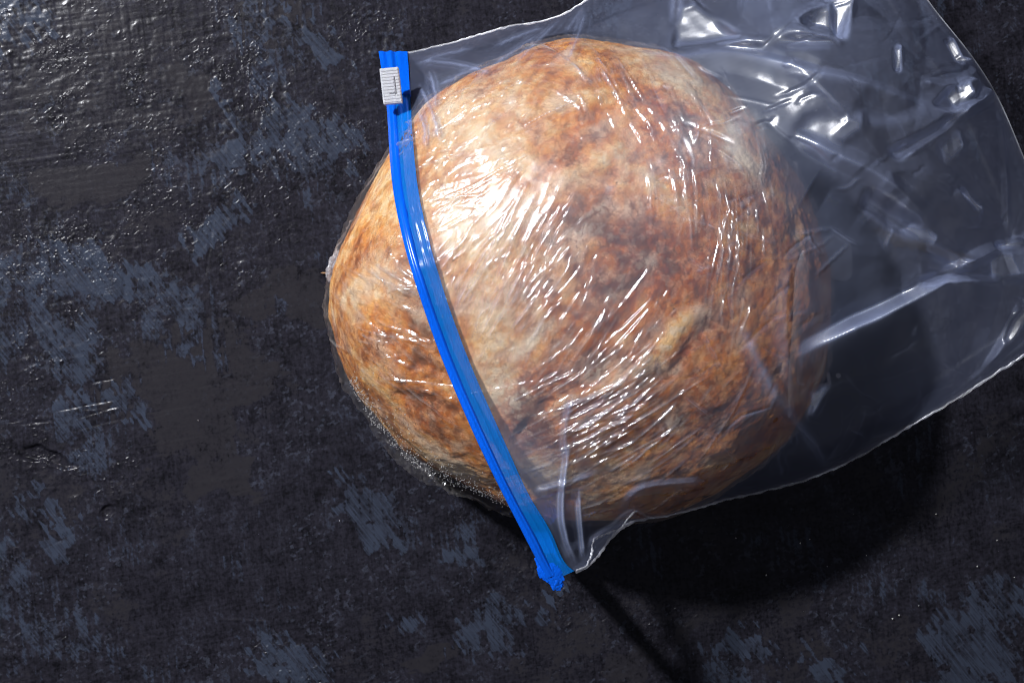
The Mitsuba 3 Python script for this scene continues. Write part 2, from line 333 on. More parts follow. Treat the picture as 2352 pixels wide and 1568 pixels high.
for x, y, r, v, ry, deg in ((1715, 365, 60, 1.0, 24, -50), (1690, 300, 30, .6, 18, -70), (1210, 780, 60, .7, 16, 30), (1140, 900, 50, .6, 40, 0), (1060, 250, 90, .35, 60, 30), (1560, 180, 80, .5, 24, -30), (1230, 1075, 60, .5, 30, -20),
                            (1040, 1075, 80, .6, 25, -30), (1105, 330, 80, .3, 50, 30), (900, 640, 60, .4, 30, -50), (1280, 590, 60, .3, 20, 60), (1100, 520, 90, .35, 60, 30), (1160, 690, 70, .3, 50, 20), (1330, 1090, 80, .25, 30, -10)):
    spot(flour_haze, x, y, r, v, ry, deg)
# the crust's own folds: pale raised ridges and sunk dark creases
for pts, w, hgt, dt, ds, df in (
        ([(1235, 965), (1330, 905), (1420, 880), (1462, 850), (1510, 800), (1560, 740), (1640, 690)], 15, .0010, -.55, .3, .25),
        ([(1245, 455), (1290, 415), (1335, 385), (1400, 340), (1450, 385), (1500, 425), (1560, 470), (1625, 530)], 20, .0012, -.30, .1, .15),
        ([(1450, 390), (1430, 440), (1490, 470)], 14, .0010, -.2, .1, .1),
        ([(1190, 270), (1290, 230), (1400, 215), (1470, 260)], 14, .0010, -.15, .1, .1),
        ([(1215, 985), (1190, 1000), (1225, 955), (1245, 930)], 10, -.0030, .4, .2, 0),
        ([(1450, 905), (1540, 845), (1600, 780), (1660, 720)], 13, -.0012, .2, .2, 0),  # this and the next: groove shade below the ridge, painted darker
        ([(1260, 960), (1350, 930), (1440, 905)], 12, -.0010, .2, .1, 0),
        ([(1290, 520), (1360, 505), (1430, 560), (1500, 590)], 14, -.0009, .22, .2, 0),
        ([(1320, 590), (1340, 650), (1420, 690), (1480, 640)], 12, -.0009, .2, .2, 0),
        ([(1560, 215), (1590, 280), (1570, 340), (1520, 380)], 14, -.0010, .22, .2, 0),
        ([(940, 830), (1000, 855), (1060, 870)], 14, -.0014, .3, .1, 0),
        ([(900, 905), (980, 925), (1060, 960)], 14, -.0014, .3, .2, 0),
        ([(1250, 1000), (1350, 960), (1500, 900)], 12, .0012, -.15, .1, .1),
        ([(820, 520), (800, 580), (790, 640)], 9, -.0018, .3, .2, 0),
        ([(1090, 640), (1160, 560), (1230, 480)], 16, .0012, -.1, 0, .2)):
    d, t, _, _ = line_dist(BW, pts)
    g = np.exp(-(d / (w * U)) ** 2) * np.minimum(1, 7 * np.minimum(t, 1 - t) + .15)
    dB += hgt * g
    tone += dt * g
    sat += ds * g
    flour_haze += df * g
t1 = meshkit.fbm(BW * 55, 4, seed=5) - 0.5
t2 = meshkit.fbm(BW * 170, 4, seed=6) - 0.5
t3 = meshkit.fbm(BW * 480, 3, seed=7) - 0.5
tone = 0.53 + tone + 1.0 * t1 + 0.95 * t2 + 0.65 * t3 - 0.12 * mid
sat = sat + 1.2 * (meshkit.fbm(BW * 45, 3, seed=8) - 0.45)
ramp = np.array([[.74, .54, .31], [.66, .38, .14], [.58, .25, .06], [.46, .155, .026], [.29, .078, .014], [.11, .031, .008]])
tq = np.clip(tone, 0, 1) * (len(ramp) - 1)
i0 = np.minimum(tq.astype(int), len(ramp) - 2)
colB = ramp[i0] * (1 - (tq - i0))[..., None] + ramp[i0 + 1] * (tq - i0)[..., None]
so = np.clip(sat + .15, 0, 1)[..., None] * 0.85
colB = colB * (1 - so) + colB * np.array([1.15, 0.90, 0.45]) * so
fl = np.clip(flour_haze + 0.5 * t2 * (flour_haze > 0.1) + 2.2 * np.clip(meshkit.fbm(BW * 90, 5, seed=12) - 0.53, 0, 1), 0, 0.85)[..., None]
colB = colB * (1 - fl) + np.array([.72, .60, .45]) * fl
PB = B + nB * dB[..., None]
PB[..., 2] = np.maximum(PB[..., 2], 0.0025)
speck = np.stack([np.clip(.09 + .75 * flour_haze + .55 * np.clip(-(tone - .32), 0, .5), 0, .8), np.clip(.32 + 1.1 * np.clip(tone - .45, 0, .6) - .5 * flour_haze, 0, 1)], -1)
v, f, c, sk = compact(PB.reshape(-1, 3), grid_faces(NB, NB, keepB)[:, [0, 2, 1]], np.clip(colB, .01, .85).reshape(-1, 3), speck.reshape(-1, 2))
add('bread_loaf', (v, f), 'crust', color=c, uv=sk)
labels['bread_loaf'] = {'label': 'round rustic loaf of bread with floury orange-brown crust inside cling film', 'category': 'bread'}

# cling film: follows the crust, bridges its hollows, drawn into many fine pulled wrinkles
NW = 720
Wp, rW, keepW = dome(NW, 0.0)
nW = normals(Wp)
dBz = ndi.zoom(dB, NW / NB, order=1)
base = ndi.gaussian_filter(ndi.grey_dilation(ndi.gaussian_filter(dBz, 1.5), size=(9, 9)), 4.0)
base = np.maximum(base, ndi.grey_dilation(dBz, size=(3, 3)) * 1.0)
base = ndi.gaussian_filter(base, 1.0) + 0.0007
treeW = cKDTree(np.where((keepW & (rW < 1 / QMAX))[..., None], seen(Wp), 1e6).reshape(-1, 2))
# direction of the pull, seen from above, degrees counter-clockwise from +x
pull = np.array([(860, 560, 55), (870, 650, -38), (880, 720, -30), (850, 900, -40), (1000, 950, -25), (900, 1030, -38), (1000, 480, 35), (1080, 520, 45), (1250, 500, 58), (1180, 620, 55), (1100, 700, 62), (1200, 780, 55), (1300, 700, 60), (1400, 760, 55),
                 (1300, 880, 40), (1400, 950, 32), (1300, 1050, 22), (1480, 1000, 30), (1450, 850, 45), (1500, 600, 60), (1600, 300, -66), (1500, 250, -58), (1400, 160, -60), (1300, 120, -40), (1200, 180, 20), (1100, 230, 35), (1000, 300, 45),
                 (1650, 420, -80), (1700, 520, -88), (1720, 700, 82), (1800, 800, 85), (1700, 950, 60), (1600, 1050, 35), (1550, 450, -80), (1450, 420, -70), (1150, 330, 30)], float)
pw = on_loaf(pull[:, :2])
def pull_angle(p):
    d2 = ((p[:, None, :2] - pw[None, :, :2]) ** 2).sum(-1)
    w = np.exp(-d2 / (0.018 ** 2)) + 1e-9
    a = np.radians(pull[:, 2]) * 2
    return 0.5 * np.arctan2((w * np.sin(a)).sum(1), (w * np.cos(a)).sum(1))
wr = np.zeros((NW, NW))
gx, gy = np.gradient(Wp[..., 0]), np.gradient(Wp[..., 1])
def streak(i, j, theta, length, width, height, bend=0.0):
    """a pulled wrinkle on the film at grid cell (i, j): world direction theta, sizes in metres"""
    J = np.array([[gx[1][i, j], gx[0][i, j]], [gy[1][i, j], gy[0][i, j]]])
    if abs(np.linalg.det(J)) < 1e-9:
        return
    d = np.linalg.solve(J, [math.cos(theta), math.sin(theta)])
    d *= length
    L = np.hypot(*d)
    if L < 1 or L > 170:
        return
    cell = length / L
    sig = max(width / cell, 0.75)
    k = int(L / 2 + 3 * sig) + 2
    i0, i1, j0, j1 = max(i - k, 0), min(i + k + 1, NW), max(j - k, 0), min(j + k + 1, NW)
    yy, xx = np.mgrid[i0:i1, j0:j1]
    ux, uy = d / L
    al = (xx - j) * ux + (yy - i) * uy
    ac = -(xx - j) * uy + (yy - i) * ux - bend * (al / L) ** 2 * L
    wr[i0:i1, j0:j1] += height * np.exp(-(ac / sig) ** 2) * np.clip(1 - (2 * np.abs(al) / L) ** 4, 0, 1)
cells = np.argwhere(keepW & (rW < 0.96))
cells = cells[RNG.permutation(len(cells))]
dens = np.array([(1000, 560, 160), (1200, 600, 170), (1250, 800, 170), (1350, 1000, 170), (900, 650, 120), (900, 850, 130), (1600, 330, 120), (1680, 480, 110), (1200, 200, 120), (1400, 180, 110), (1030, 330, 130), (1500, 700, 140), (1000, 1080, 120)], float)
dw = on_loaf(dens[:, :2])
pc = Wp[cells[:, 0], cells[:, 1]]
w_here = 0.16 + sum(np.exp(-(((pc - q) ** 2).sum(1)) / (r * U) ** 2) for q, r in zip(dw, dens[:, 2]))
pick = cells[RNG.uniform(0, 1, len(cells)) < w_here * 5600 / len(cells)]
th = pull_angle(Wp[pick[:, 0], pick[:, 1]])
for (i, j), a in zip(pick, th):
    big = RNG.uniform() < 0.18
    streak(i, j, a + RNG.normal(0, 0.16 if big else 0.26), RNG.uniform(.014, .046) if big else RNG.uniform(.004, .020), RNG.uniform(.0003, .00042), (.00012 + .0006 * RNG.uniform() ** 2.9) * (1.3 if big else 0.9), RNG.normal(0, .08))
def pulled(px, py, deg, length, n, spread, height):
    for k in range(n):
        c = on_loaf([(px + RNG.normal(0, spread), py + RNG.normal(0, spread))])[0]
        i, j = np.unravel_index(((Wp - c) ** 2).sum(-1).argmin(), (NW, NW))
        streak(i, j, math.radians(deg + RNG.normal(0, 5)), length * U * RNG.uniform(.6, 2.3), RNG.uniform(.0003, .00042), height * RNG.uniform(.5, 1.3), RNG.normal(0, .05))
for s_ in ((1400, 1000, 30, 110, 26, 60, .0010), (1330, 960, 27, 90, 16, 45, .0009), (1470, 940, 38, 100, 16, 50, .0009), (1330, 1060, 24, 110, 14, 40, .0009), (1300, 880, 32, 80, 14, 45, .0008), (1250, 620, 60, 70, 18, 50, .0007),
           (1230, 520, 60, 90, 18, 40, .0007), (1350, 760, 52, 80, 16, 50, .0008), (1450, 820, 48, 80, 12, 50, .0008), (1590, 300, -68, 70, 14, 40, .0009), (1650, 420, -80, 60, 14, 45, .0010), (1700, 560, 88, 80, 14, 40, .0010),
           (1560, 450, -82, 70, 14, 50, .0009), (1430, 180, -58, 60, 12, 50, .0008), (1690, 720, 80, 80, 12, 40, .0010), (1180, 680, 62, 70, 14, 50, .0007), (880, 650, -36, 60, 14, 30, .0007), (900, 880, -38, 60, 12, 40, .0008), (960, 740, -25, 50, 10, 40, .0007)):
    pulled(*s_)
crink = np.abs(frac(NW, NW, 4.0, 3, 301)) * 0.00022 + 0.00010 * frac(NW, NW, 1.6, 2, 302)
bubb = 0.0006 * frac(NW, NW, 14, 3, 303)
rim = sstep(0.62, 0.78, rW)
dW = base + wr + crink * (0.45 + 1.2 * rim) + bubb * (rim + .35) + 0.0003
PW = Wp + nW * dW[..., None]
PW[..., 2] = np.maximum(PW[..., 2], 0.0018)
op = 0.058 + 0.22 * np.clip((wr - .00025) / .0008, 0, 1.3) + 0.05 * np.clip(meshkit.fbm(Wp * 45, 3, 77) - .45, 0, 1) * 4  # wrinkle glints painted in as added opacity
angW = np.degrees(np.arctan2(*np.meshgrid(np.linspace(-1, 1, NW), np.linspace(-1, 1, NW))[::-1]))
op += .11 * sstep(.44, .66, rW) * np.exp(-((((angW + 40 + 180) % 360) - 180) / 55) ** 2) * (.6 + .8 * meshkit.fbm(Wp * 60, 3, 79))
op *= 1 - .5 * np.exp(-((((np.degrees(np.arctan2(*np.meshgrid(np.linspace(-1, 1, NW), np.linspace(-1, 1, NW))[::-1])) + 128 + 180) % 360) - 180) / 30) ** 2) * (rW > .62)
v, f, op = compact(PW.reshape(-1, 3), grid_faces(NW, NW, keepW)[:, [0, 2, 1]], op.reshape(-1))
add('plastic_wrap__sheet', (v, f), 'wrap_film', uv=np.stack([op, op], 1))
labels['plastic_wrap'] = {'label': 'clear crinkled cling film pulled tight round the bread, beaded with moisture at the lower left', 'category': 'plastic wrap'}
topW = keepW & (rW < 1 / QMAX)
def on_wrap(pts, lift=0.0):
    k = treeW.query(np.asarray(pts, float))[1]
    return PW.reshape(-1, 3)[k] + nW.reshape(-1, 3)[k] * lift

# bunched end of the film at the left
ico = trimesh.creation.icosphere(subdivisions=5)
def lumpy(center, size, amp, freq, seed, rotz=0.0, octaves=4):
    p = np.array(ico.vertices)
    n = np.abs(meshkit.fbm(p * freq, octaves, seed) - .5) * 2
    p = p * (1 - amp + amp * 1.8 * n)[:, None] * np.array(size)
    c, s = math.cos(rotz), math.sin(rotz)
    p = p @ np.array([[c, s, 0], [-s, c, 0], [0, 0, 1]])
    return p + center
cq = W(772, 612, 0.020)
add('plastic_wrap__bunched_end', (lumpy(cq, (.0046, .0088, .008), .30, 2.4, 5, -.25, 3), ico.faces), 'milky_film')
labels['plastic_wrap__bunched_end'] = {'label': 'crumpled milky knot of film at the left edge'}
# moisture beads under the film
beads = []
unit = trimesh.creation.icosphere(subdivisions=1)
bc = []
for k in range(800):
    t = RNG.uniform(0, 1)
    p = poly([(800, 880), (850, 960), (920, 1040), (1000, 1095), (1080, 1128), (1185, 1160)], 50)[int(t * 49)]
    off = RNG.gamma(1.6, 9.0)
    bc.append((p[0] + off * .62 + RNG.normal(0, 3), p[1] - off * .78 + RNG.normal(0, 3)))
bp = on_wrap(bc, 0.0001)
for q in bp:
    beads.append(np.array(unit.vertices) * RNG.uniform(.00012, .00032) + q)
bv = np.vstack(beads)
bf = np.vstack([unit.faces + len(unit.vertices) * k for k in range(len(beads))])
add('plastic_wrap__water_drop', (bv, bf), 'water_bead')
labels['plastic_wrap__water_drop'] = {'label': 'beads of moisture along the lower left edge', 'kind': 'stuff'}

def ribbon(left, right, n, lift, across=9, bulge=0.0, seed=0, wob=0.0):
    a, b = curve(left, n), curve(right, n)
    w = np.linspace(0, 1, across)[None, :, None]
    P = a[:, None] * (1 - w) + b[:, None] * w
    P[..., 2] += lift + bulge * np.sin(np.pi * w[..., 0])
    if wob:
        P[..., 2] += wob * (meshkit.fbm(P * 160, 3, seed) - .5)
    return P.reshape(-1, 3), grid_faces(n, across)[:, [0, 2, 1]]

def pleat(key, left, right, lift, bulge):
    L, R = on_wrap(poly(left, 40)), on_wrap(poly(right, 40))
    for a in (L, R):
        a[:] = ndi.gaussian_filter1d(a, 2.5, axis=0, mode='nearest')
    v, f = ribbon(L, R, 90, lift, 11, bulge, 3, .0012)
    return add(key, (v, f), 'pleat_film')
pleat('plastic_wrap__pleat', [(1846, 566), (1824, 610), (1814, 700), (1806, 800), (1800, 900), (1806, 965)], [(1848, 566), (1858, 620), (1850, 700), (1838, 800), (1824, 900), (1808, 965)], .0012, .0012)
labels['plastic_wrap__pleat'] = {'label': 'folded double band of film down the right side'}
fl_pts = [(1868, 560), (1905, 540), (1946, 545), (1958, 600), (1950, 640), (1915, 640), (1885, 610)]
fc = np.array([W(x, y, .024 - .00010 * (x - 1868)) for x, y in fl_pts])
cen = fc.mean(0)
ring = curve(np.vstack([fc, fc[:1]]), 70)
rr = np.linspace(0, 1, 14)[:, None, None]
FP = cen + (ring[None] - cen) * rr
FP[..., 2] += .004 * (meshkit.fbm(FP * 130, 3, 14) - .5)
add('plastic_wrap__loose_flap', (FP.reshape(-1, 3), grid_faces(14, 70)), 'milky_film')
labels['plastic_wrap__loose_flap'] = {'label': 'small loose tail of film at the right of the loaf'}

# ------------------------------------------------------------------ zip bag: zip strip path
sel = topW[::3, ::3]
wrap_z = LinearNDInterpolator(Wp[::3, ::3][sel][:, :2] + 0.0, ndi.gaussian_filter(PW[..., 2], 3)[::3, ::3][sel], fill_value=0.0)
def obst(xy):
    return wrap_z(xy[..., 0], xy[..., 1])
def lay(pts, n, zmin, lift, tip=0.092):
    """a strip's edge in the photo, laid over loaf and table"""
    p = curve(pts, n)
    z = np.full(n, 0.03)
    t = np.linspace(0, 1, n)
    zmin = np.maximum(zmin, (tip + .006 * np.sin(np.pi * np.clip((t - .5) / .5, 0, 1))) * sstep(.36, .56, t))      # the lower end of the zip stands off in the air
    for _ in range(12):
        w = W(p[:, 0], p[:, 1], z)
        z = 0.5 * z + 0.5 * np.maximum(zmin, obst(w) + lift)
    # bridge: an elastic strip cannot follow the gap beside the loaf
    zz = z.copy()
    for _ in range(4000):
        zz[1:-1] = np.maximum(z[1:-1], 0.5 * (zz[:-2] + zz[2:]) - 1.2e-6)
    return W(p[:, 0], p[:, 1], ndi.gaussian_filter1d(zz, 3, mode='nearest'))
left_px = [(870, 122), (880, 180), (889, 240), (895, 310), (903, 420), (920, 520), (945, 620), (975, 712), (1010, 810), (1046, 900), (1092, 1005), (1140, 1105), (1190, 1203), (1236, 1292), (1262, 1340)]
right_px = [(936, 122), (941, 180), (945, 240), (951, 320), (960, 420), (982, 530), (1010, 635), (1045, 740), (1083, 840), (1130, 950), (1175, 1050), (1222, 1148), (1272, 1235), (1306, 1300), (1322, 1312)]
NZ = 320
ZL, ZR = lay(left_px, NZ, .0040, .0022), lay(right_px, NZ, .0040, .0016)
for a in (ZL, ZR):
    a[:, 2] = np.maximum(a[:, 2], .0035)
tan = np.gradient(ZL, axis=0)
acr = ZR - ZL
nz = np.cross(acr, tan)
nz *= np.sign(nz[:, 2:3])
nz /= np.linalg.norm(nz, axis=1, keepdims=True)
nz = ndi.gaussian_filter1d(nz, 4, axis=0, mode='nearest')
wid = np.linalg.norm(acr, axis=1)
def strip(ws, hs, i0=0, i1=NZ, extra=None):
    ws, hs = np.asarray(ws, float), np.asarray(hs, float)
    P = ZL[i0:i1, None] + acr[i0:i1, None] * ws[None, :, None] + nz[i0:i1, None] * hs[None, :, None]
    if extra is not None:
        P += nz[i0:i1, None] * extra(P)[..., None]
    return P.reshape(-1, 3), grid_faces(i1 - i0, len(ws))[:, [0, 2, 1]]
# rail: two ribs with a groove, closed underneath
a = np.linspace(0, np.pi, 15)
rw = 0.20 - 0.20 * np.cos(a)
rh = .0021 * np.sin(a) ** .7 - .0005 * np.exp(-((a - 1.9) / .16) ** 2) - .00035 * np.exp(-((a - 1.2) / .12) ** 2)
v, f = strip(np.r_[rw, [0.40, 0.0]], np.r_[rh, [-.0010, -.0010]], 18, NZ - 4)
add('zip_bag__zip__rail', (v, f), 'zip_blue', smooth=40)
labels['zip_bag__zip__rail'] = {'label': 'ribbed solid blue rail along the outer edge of the zip'}
ws = np.linspace(0.38, 1.0, 22)
prof = .0006 + .0003 * np.exp(-((ws - .62) / .03) ** 2) + .00035 * np.exp(-((ws - .88) / .03) ** 2)
def tape_ripple(P):
    s = seen(P)
    mid_ = np.exp(-((s[..., 1] - 560) / 130) ** 2)
    fr = meshkit.noise(P * np.array([90, 260, 60]), 31) - .5
    return .0013 * mid_ * fr + .0005 * (meshkit.fbm(P * 110, 3, 32) - .5)
v, f = strip(ws, prof, 0, NZ - 1, tape_ripple)
add('zip_bag__zip__tape', (v, f), 'tape_blue')
labels['zip_bag__zip__tape'] = {'label': 'see-through blue tape beside the rail'}
# flattened upper end and torn lower end
wsE = np.linspace(0, 1, 26)
hE = .0012 + .0006 * np.sin(wsE * 19) * np.exp(-((wsE - .4) / .3) ** 2)
v, f = strip(np.r_[wsE, 1.0, 0.0], np.r_[hE, -.0006, -.0006], 0, 26, None)
add('zip_bag__zip__crushed_end', (v, f), 'zip_blue', smooth=40)
labels['zip_bag__zip__crushed_end'] = {'label': 'flattened upper end of the zip'}
e = np.vstack([lumpy(W(1262, 1306, ZL[-1, 2] + .0008), (.0054, .0086, .0015), .22, 1.8, 8, .55, 3), lumpy(W(1278, 1335, ZL[-1, 2]), (.0034, .0046, .0016), .25, 1.6, 9, .2, 2)])
add('zip_bag__zip__torn_end', (e, np.vstack([ico.faces, ico.faces + len(ico.vertices)])), 'zip_blue')
labels['zip_bag__zip__torn_end'] = {'label': 'torn lumpy lower end of the zip'}
tp = curve([(1248, 1293), (1240, 1302), (1239, 1315), (1243, 1324)], 16)
tw = W(tp[:, 0], tp[:, 1], ZL[-1, 2] - .0002 * np.arange(16))
tail = trimesh.util.concatenate([trimesh.creation.icosphere(subdivisions=2, radius=.00062 + .0002 * (k % 2)).apply_translation(q) for k, q in enumerate(tw)])
add('zip_bag__zip__torn_thread', tail, 'zip_blue')

# the other half of the zip drops from the raised tip to the table and runs under the loaf
tz = np.linspace(0, 1, NZ)
zB = np.maximum(.0012, np.interp(tz, [0, .86, 1], [.0012, .0012, ZL[-1, 2] - .003]) - .012 * np.sin(np.pi * np.clip((tz - .86) / .14, 0, 1)) * 0)
sl, sr = seen(ZL), seen(ZR)
BL = W(sl[:, 0] * .86 + sr[:, 0] * .14, sl[:, 1] * .86 + sr[:, 1] * .14, zB)
BR = W(sl[:, 0] * .12 + sr[:, 0] * .88, sl[:, 1] * .12 + sr[:, 1] * .88, zB)
wB = np.linspace(0, 1, 12)[None, :, None]
PBk = BL[:, None] * (1 - wB) + BR[:, None] * wB
PBk[..., 2] -= .0004 * np.abs(np.sin(wB[..., 0] * 9))
add('zip_bag__back_zip', (PBk[:-3].reshape(-1, 3), grid_faces(NZ - 3, 12)), 'zip_blue')
labels['zip_bag__back_zip'] = {'label': 'other blue half of the zip, hanging down behind the front strip'}

# slider
iS0, iS1 = 26, 78
def at_strip(i, w, hgt):
    return ZL[i] + acr[i] * w + nz[i] * hgt
sc = [W(872, 162), W(914, 158), W(925, 232), W(882, 241)]
zb = ZL[45, 2] + .0005
ex = W(914, 158) - W(872, 162); ey = W(872, 162) - W(881, 241)
sx, sy = np.linalg.norm(ex), np.linalg.norm(ey)
ex, ey = ex / sx, ey / sy
org = W(898.5, 198.5, zb + .0022)
def rbox(cx, cy, cz, hx, hy, hz, r=.0005):
    b = trimesh.creation.icosphere(subdivisions=2, radius=r)
    pts = np.vstack([np.array(b.vertices) + np.array([cx + i * (hx - r), cy + j * (hy - r), cz + k * (hz - r)]) for i in (-1, 1) for j in (-1, 1) for k in (-1, 1)])
    return trimesh.convex.convex_hull(pts)
def put(m):
    v = np.array(m.vertices)
    return (org + v[:, :1] * ex + v[:, 1:2] * ey + v[:, 2:3] * np.array([0, 0, 1.0]), m.faces)
add('zip_bag__slider__body', put(rbox(0, 0, 0, sx / 2, sy / 2, .0023, .0006)), 'slider_grey', smooth=30)
nr = 11
for k in range(nr):
    y = sy * (-.43 + .86 * k / (nr - 1))
    parts = [rbox(0, y, .0023, sx * .45, .00042, .0004, .0002)] if not 2 <= k <= 7 else [rbox(-sx * .14, y, .0023, sx * .31, .00042, .0004, .0002), rbox(sx * .355, y, .0023, sx * .095, .00042, .0004, .0002)]
    add('zip_bag__slider__grip_rib', put(trimesh.util.concatenate(parts)), 'slider_grey', smooth=30)
m = trimesh.util.concatenate([rbox(sx * .22, sy * .02, .0024, .00022, sy * .25, .0003, .0001), rbox(sx * .05, -sy * .22, .0024, sx * .17, .0002, .0003, .0001)])
add('zip_bag__slider__slot_mark', put(m), 'slot_dark', smooth=30)
labels['zip_bag__slider__body'] = {'label': 'ridged grey plastic slider near the upper end of the zip'}
labels['zip_bag'] = {'label': 'clear plastic zip storage bag with blue zip and grey slider, holding the wrapped loaf', 'category': 'plastic bag'}

# ------------------------------------------------------------------ zip bag: the films
NU, NV = 150, 120
def edge3(pts, n):
    p = curve(pts, n)
    return W(p[:, 0], p[:, 1], p[:, 2])
u0 = curve(ZR, NV)                                   # along the zip, top to bottom
e_top = edge3([tuple(seen(u0[0])) + (u0[0, 2],), (1010, 106, .006), (1100, 80, .008), (1200, 56, .010), (1275, 42, .011), (1345, 2, .013), (1500, -60, .016), (1750, -130, .02), (2050, -150, .02)], NU)
e_bot = edge3([tuple(seen(u0[-1])) + (u0[-1, 2],), (1347, 1300, .088), (1385, 1260, .078), (1440, 1205, .062), (1520, 1185, .046), (1620, 1160, .031), (1760, 1125, .019), (1900, 1083, .015), (2050, 1002, .018), (2160, 938, .020), (2260, 875, .022), (2352, 815, .024), (2475, 730, .025)], NU)
e_end = edge3([(2050, -150, .02), (2130, 0, .022), (2205, 95, .022), (2290, 222, .022), (2346, 350, .022), (2400, 480, .022), (2475, 730, .025)], NV)
uu, vv = np.meshgrid(np.linspace(0, 1, NU), np.linspace(0, 1, NV), indexing='ij')
def coons(nu, nv):
    c0, c1 = curve(u0, nv), curve(e_end, nv)
    d0, d1 = curve(e_top, nu), curve(e_bot, nu)
    u, v = np.linspace(0, 1, nu)[:, None, None], np.linspace(0, 1, nv)[None, :, None]
    P = (1 - u) * c0[None] + u * c1[None] + (1 - v) * d0[:, None] + v * d1[:, None]
    P -= (1 - u) * (1 - v) * d0[0] + u * (1 - v) * d0[-1] + (1 - u) * v * d1[0] + u * v * d1[-1]
    return P
G = coons(NU, NV)
ob = obst(G[..., :2])
ob = np.where(ob > 0, ob + .0020, .004)
press = 1.0e-5 * (1 + 3.0 * np.exp(-((uu - .78) / .25) ** 2 - ((vv - .25) / .35) ** 2))
Z = np.maximum(G[..., 2], ob)
Z[0], Z[-1], Z[:, 0], Z[:, -1] = G[0, :, 2], G[-1, :, 2], G[:, 0, 2], G[:, -1, 2]
for _ in range(6000):
    zi = .25 * (Z[:-2, 1:-1] + Z[2:, 1:-1] + Z[1:-1, :-2] + Z[1:-1, 2:]) + press[1:-1, 1:-1]
    Z[1:-1, 1:-1] = np.maximum(zi, ob[1:-1, 1:-1])
G[..., 2] = Z
FU, FV = 640, 500
F = coons(FU, FV)
F[..., 2] = ndi.zoom(ndi.gaussian_filter(Z, .8), (FU / NU, FV / NV), order=1)
fu, fv = np.meshgrid(np.linspace(0, 1, FU), np.linspace(0, 1, FV), indexing='ij')
rimf = np.minimum(np.minimum(sstep(0, .03, fv), sstep(0, .03, 1 - fv)), np.minimum(sstep(0, .02, fu), sstep(0, .03, 1 - fu)))
F[..., 2] = F[..., 2] * 1.0
treeF = cKDTree(seen(F[::2, ::2]).reshape(-1, 2))
Fsub = F[::2, ::2].reshape(-1, 3)
def on_bag(pts):
    return Fsub[treeF.query(np.asarray(pts, float))[1]]
dF = np.zeros((FU, FV))
SHEEN = np.zeros((FU, FV))
Fxy = F[..., :2].reshape(-1, 2)
def crease(pts, hgt, wl, wr_, kind='ridge', taper=8.0, smooth=True, white=0.0):
    """a fold in the film along a line: wl / wr_ its width (layout units) to the left / right of the direction of travel"""
    n = 220
    c = on_bag((curve if smooth and len(pts) > 2 else poly)(np.array(pts, float), n))[:, :2]
    c = ndi.gaussian_filter1d(c, 6, axis=0, mode='nearest')
    d, i = cKDTree(c).query(Fxy, distance_upper_bound=max(wl, wr_) * U * 3)
    ok = np.isfinite(d)
    k = i[ok]
    tg = np.gradient(c, axis=0)
    r = Fxy[ok] - c[k]
    side = tg[k, 0] * r[:, 1] - tg[k, 1] * r[:, 0]
    w = np.where(side > 0, wl, wr_) * U
    q = d[ok] / w
    g = np.exp(-q * q) if kind == 'ridge' else np.maximum(0, 1 - np.sqrt(q * q + .01) + .1) ** 1.15 if kind == 'fold' else 1 / (1 + 3 * q * q) * np.exp(-q)
    t = k / (n - 1)
    inside = (k > 0) & (k < n - 1)
    g = g * np.minimum(1, taper * np.minimum(t, 1 - t) + .02) * np.where(inside, 1, np.exp(-q * q * 4))
    dF.ravel()[ok] += hgt * g
    if white:                                            # bright band along the fold, painted in as extra opacity
        SHEEN.ravel()[ok] += white * np.exp(-(d[ok] / (min(wl, wr_) * .8 * U)) ** 2) * np.minimum(1, 5 * np.minimum(t, 1 - t)) * (.55 + .9 * meshkit.noise(np.c_[Fxy[ok] * 110, Fxy[ok][:, :1] * 0], 3))
# the long fold at the lower right and its companions
crease([(1815, 830), (1890, 790), (2000, 735), (2150, 655), (2306, 574), (2400, 560)], .0110, 24, 190, 'fold', 4, white=.17)
crease([(2060, 655), (2200, 645), (2352, 632), (2420, 622)], .004, 40, 50, 'fold', white=.07)
crease([(1880, 945), (1980, 880), (2150, 800), (2352, 700)], .0025, 40, 90, 'ridge')
crease([(1905, 1080), (1880, 1040), (1800, 930), (1760, 860), (1700, 742)], .0030, 16, 22, 'ridge', 6, white=.26)
crease([(1815, 600), (1805, 720), (1812, 830), (1825, 960)], .0018, 10, 16, 'ridge')
crease([(1905, 1080), (1960, 1010), (1990, 930)], .003, 26, 40, 'fold')
crease([(1830, 1005), (1790, 1040), (1800, 1095)], .0022, 12, 14)
crease([(1905, 1080), (2050, 975), (2250, 840)], -.0025, 40, 40)
crease([(2180, 950), (2260, 850), (2290, 800), (2352, 690)], .005, 14, 60, 'fold')
# upper billow facets
crease([(1420, 100), (1490, 120), (1560, 130), (1640, 118), (1700, 122), (1850, 165), (1990, 195), (2180, 265)], .0026, 14, 44, 'fold', 8, white=.14)
crease([(1820, 60), (1850, 30), (1900, 10)], .0032, 14, 30, 'fold')
crease([(1700, 86), (1780, 55), (1850, 75), (1930, 92)], .0028, 26, 30)
crease([(2290, 222), (2200, 250), (2140, 300), (2050, 345)], .0065, 24, 60, 'fold', 7)
crease([(1900, 300), (1990, 292), (2060, 285), (2140, 255)], .0024, 14, 22)
crease([(1828, 300), (1900, 350), (2000, 400), (2120, 500)], .0042, 26, 24, 'fold', 6, white=.10)
crease([(2120, 180), (2210, 190), (2260, 140)], .0030, 16, 22, 'fold')
crease([(2200, 430), (2230, 470), (2262, 500)], .0030, 10, 22, 'fold')
crease([(1860, 420), (1950, 480), (2080, 545), (2230, 610)], -.0040, 30, 40, 'ridge')
crease([(2292, 230), (2320, 420), (2330, 560)], .0022, 8, 18, 'fold')
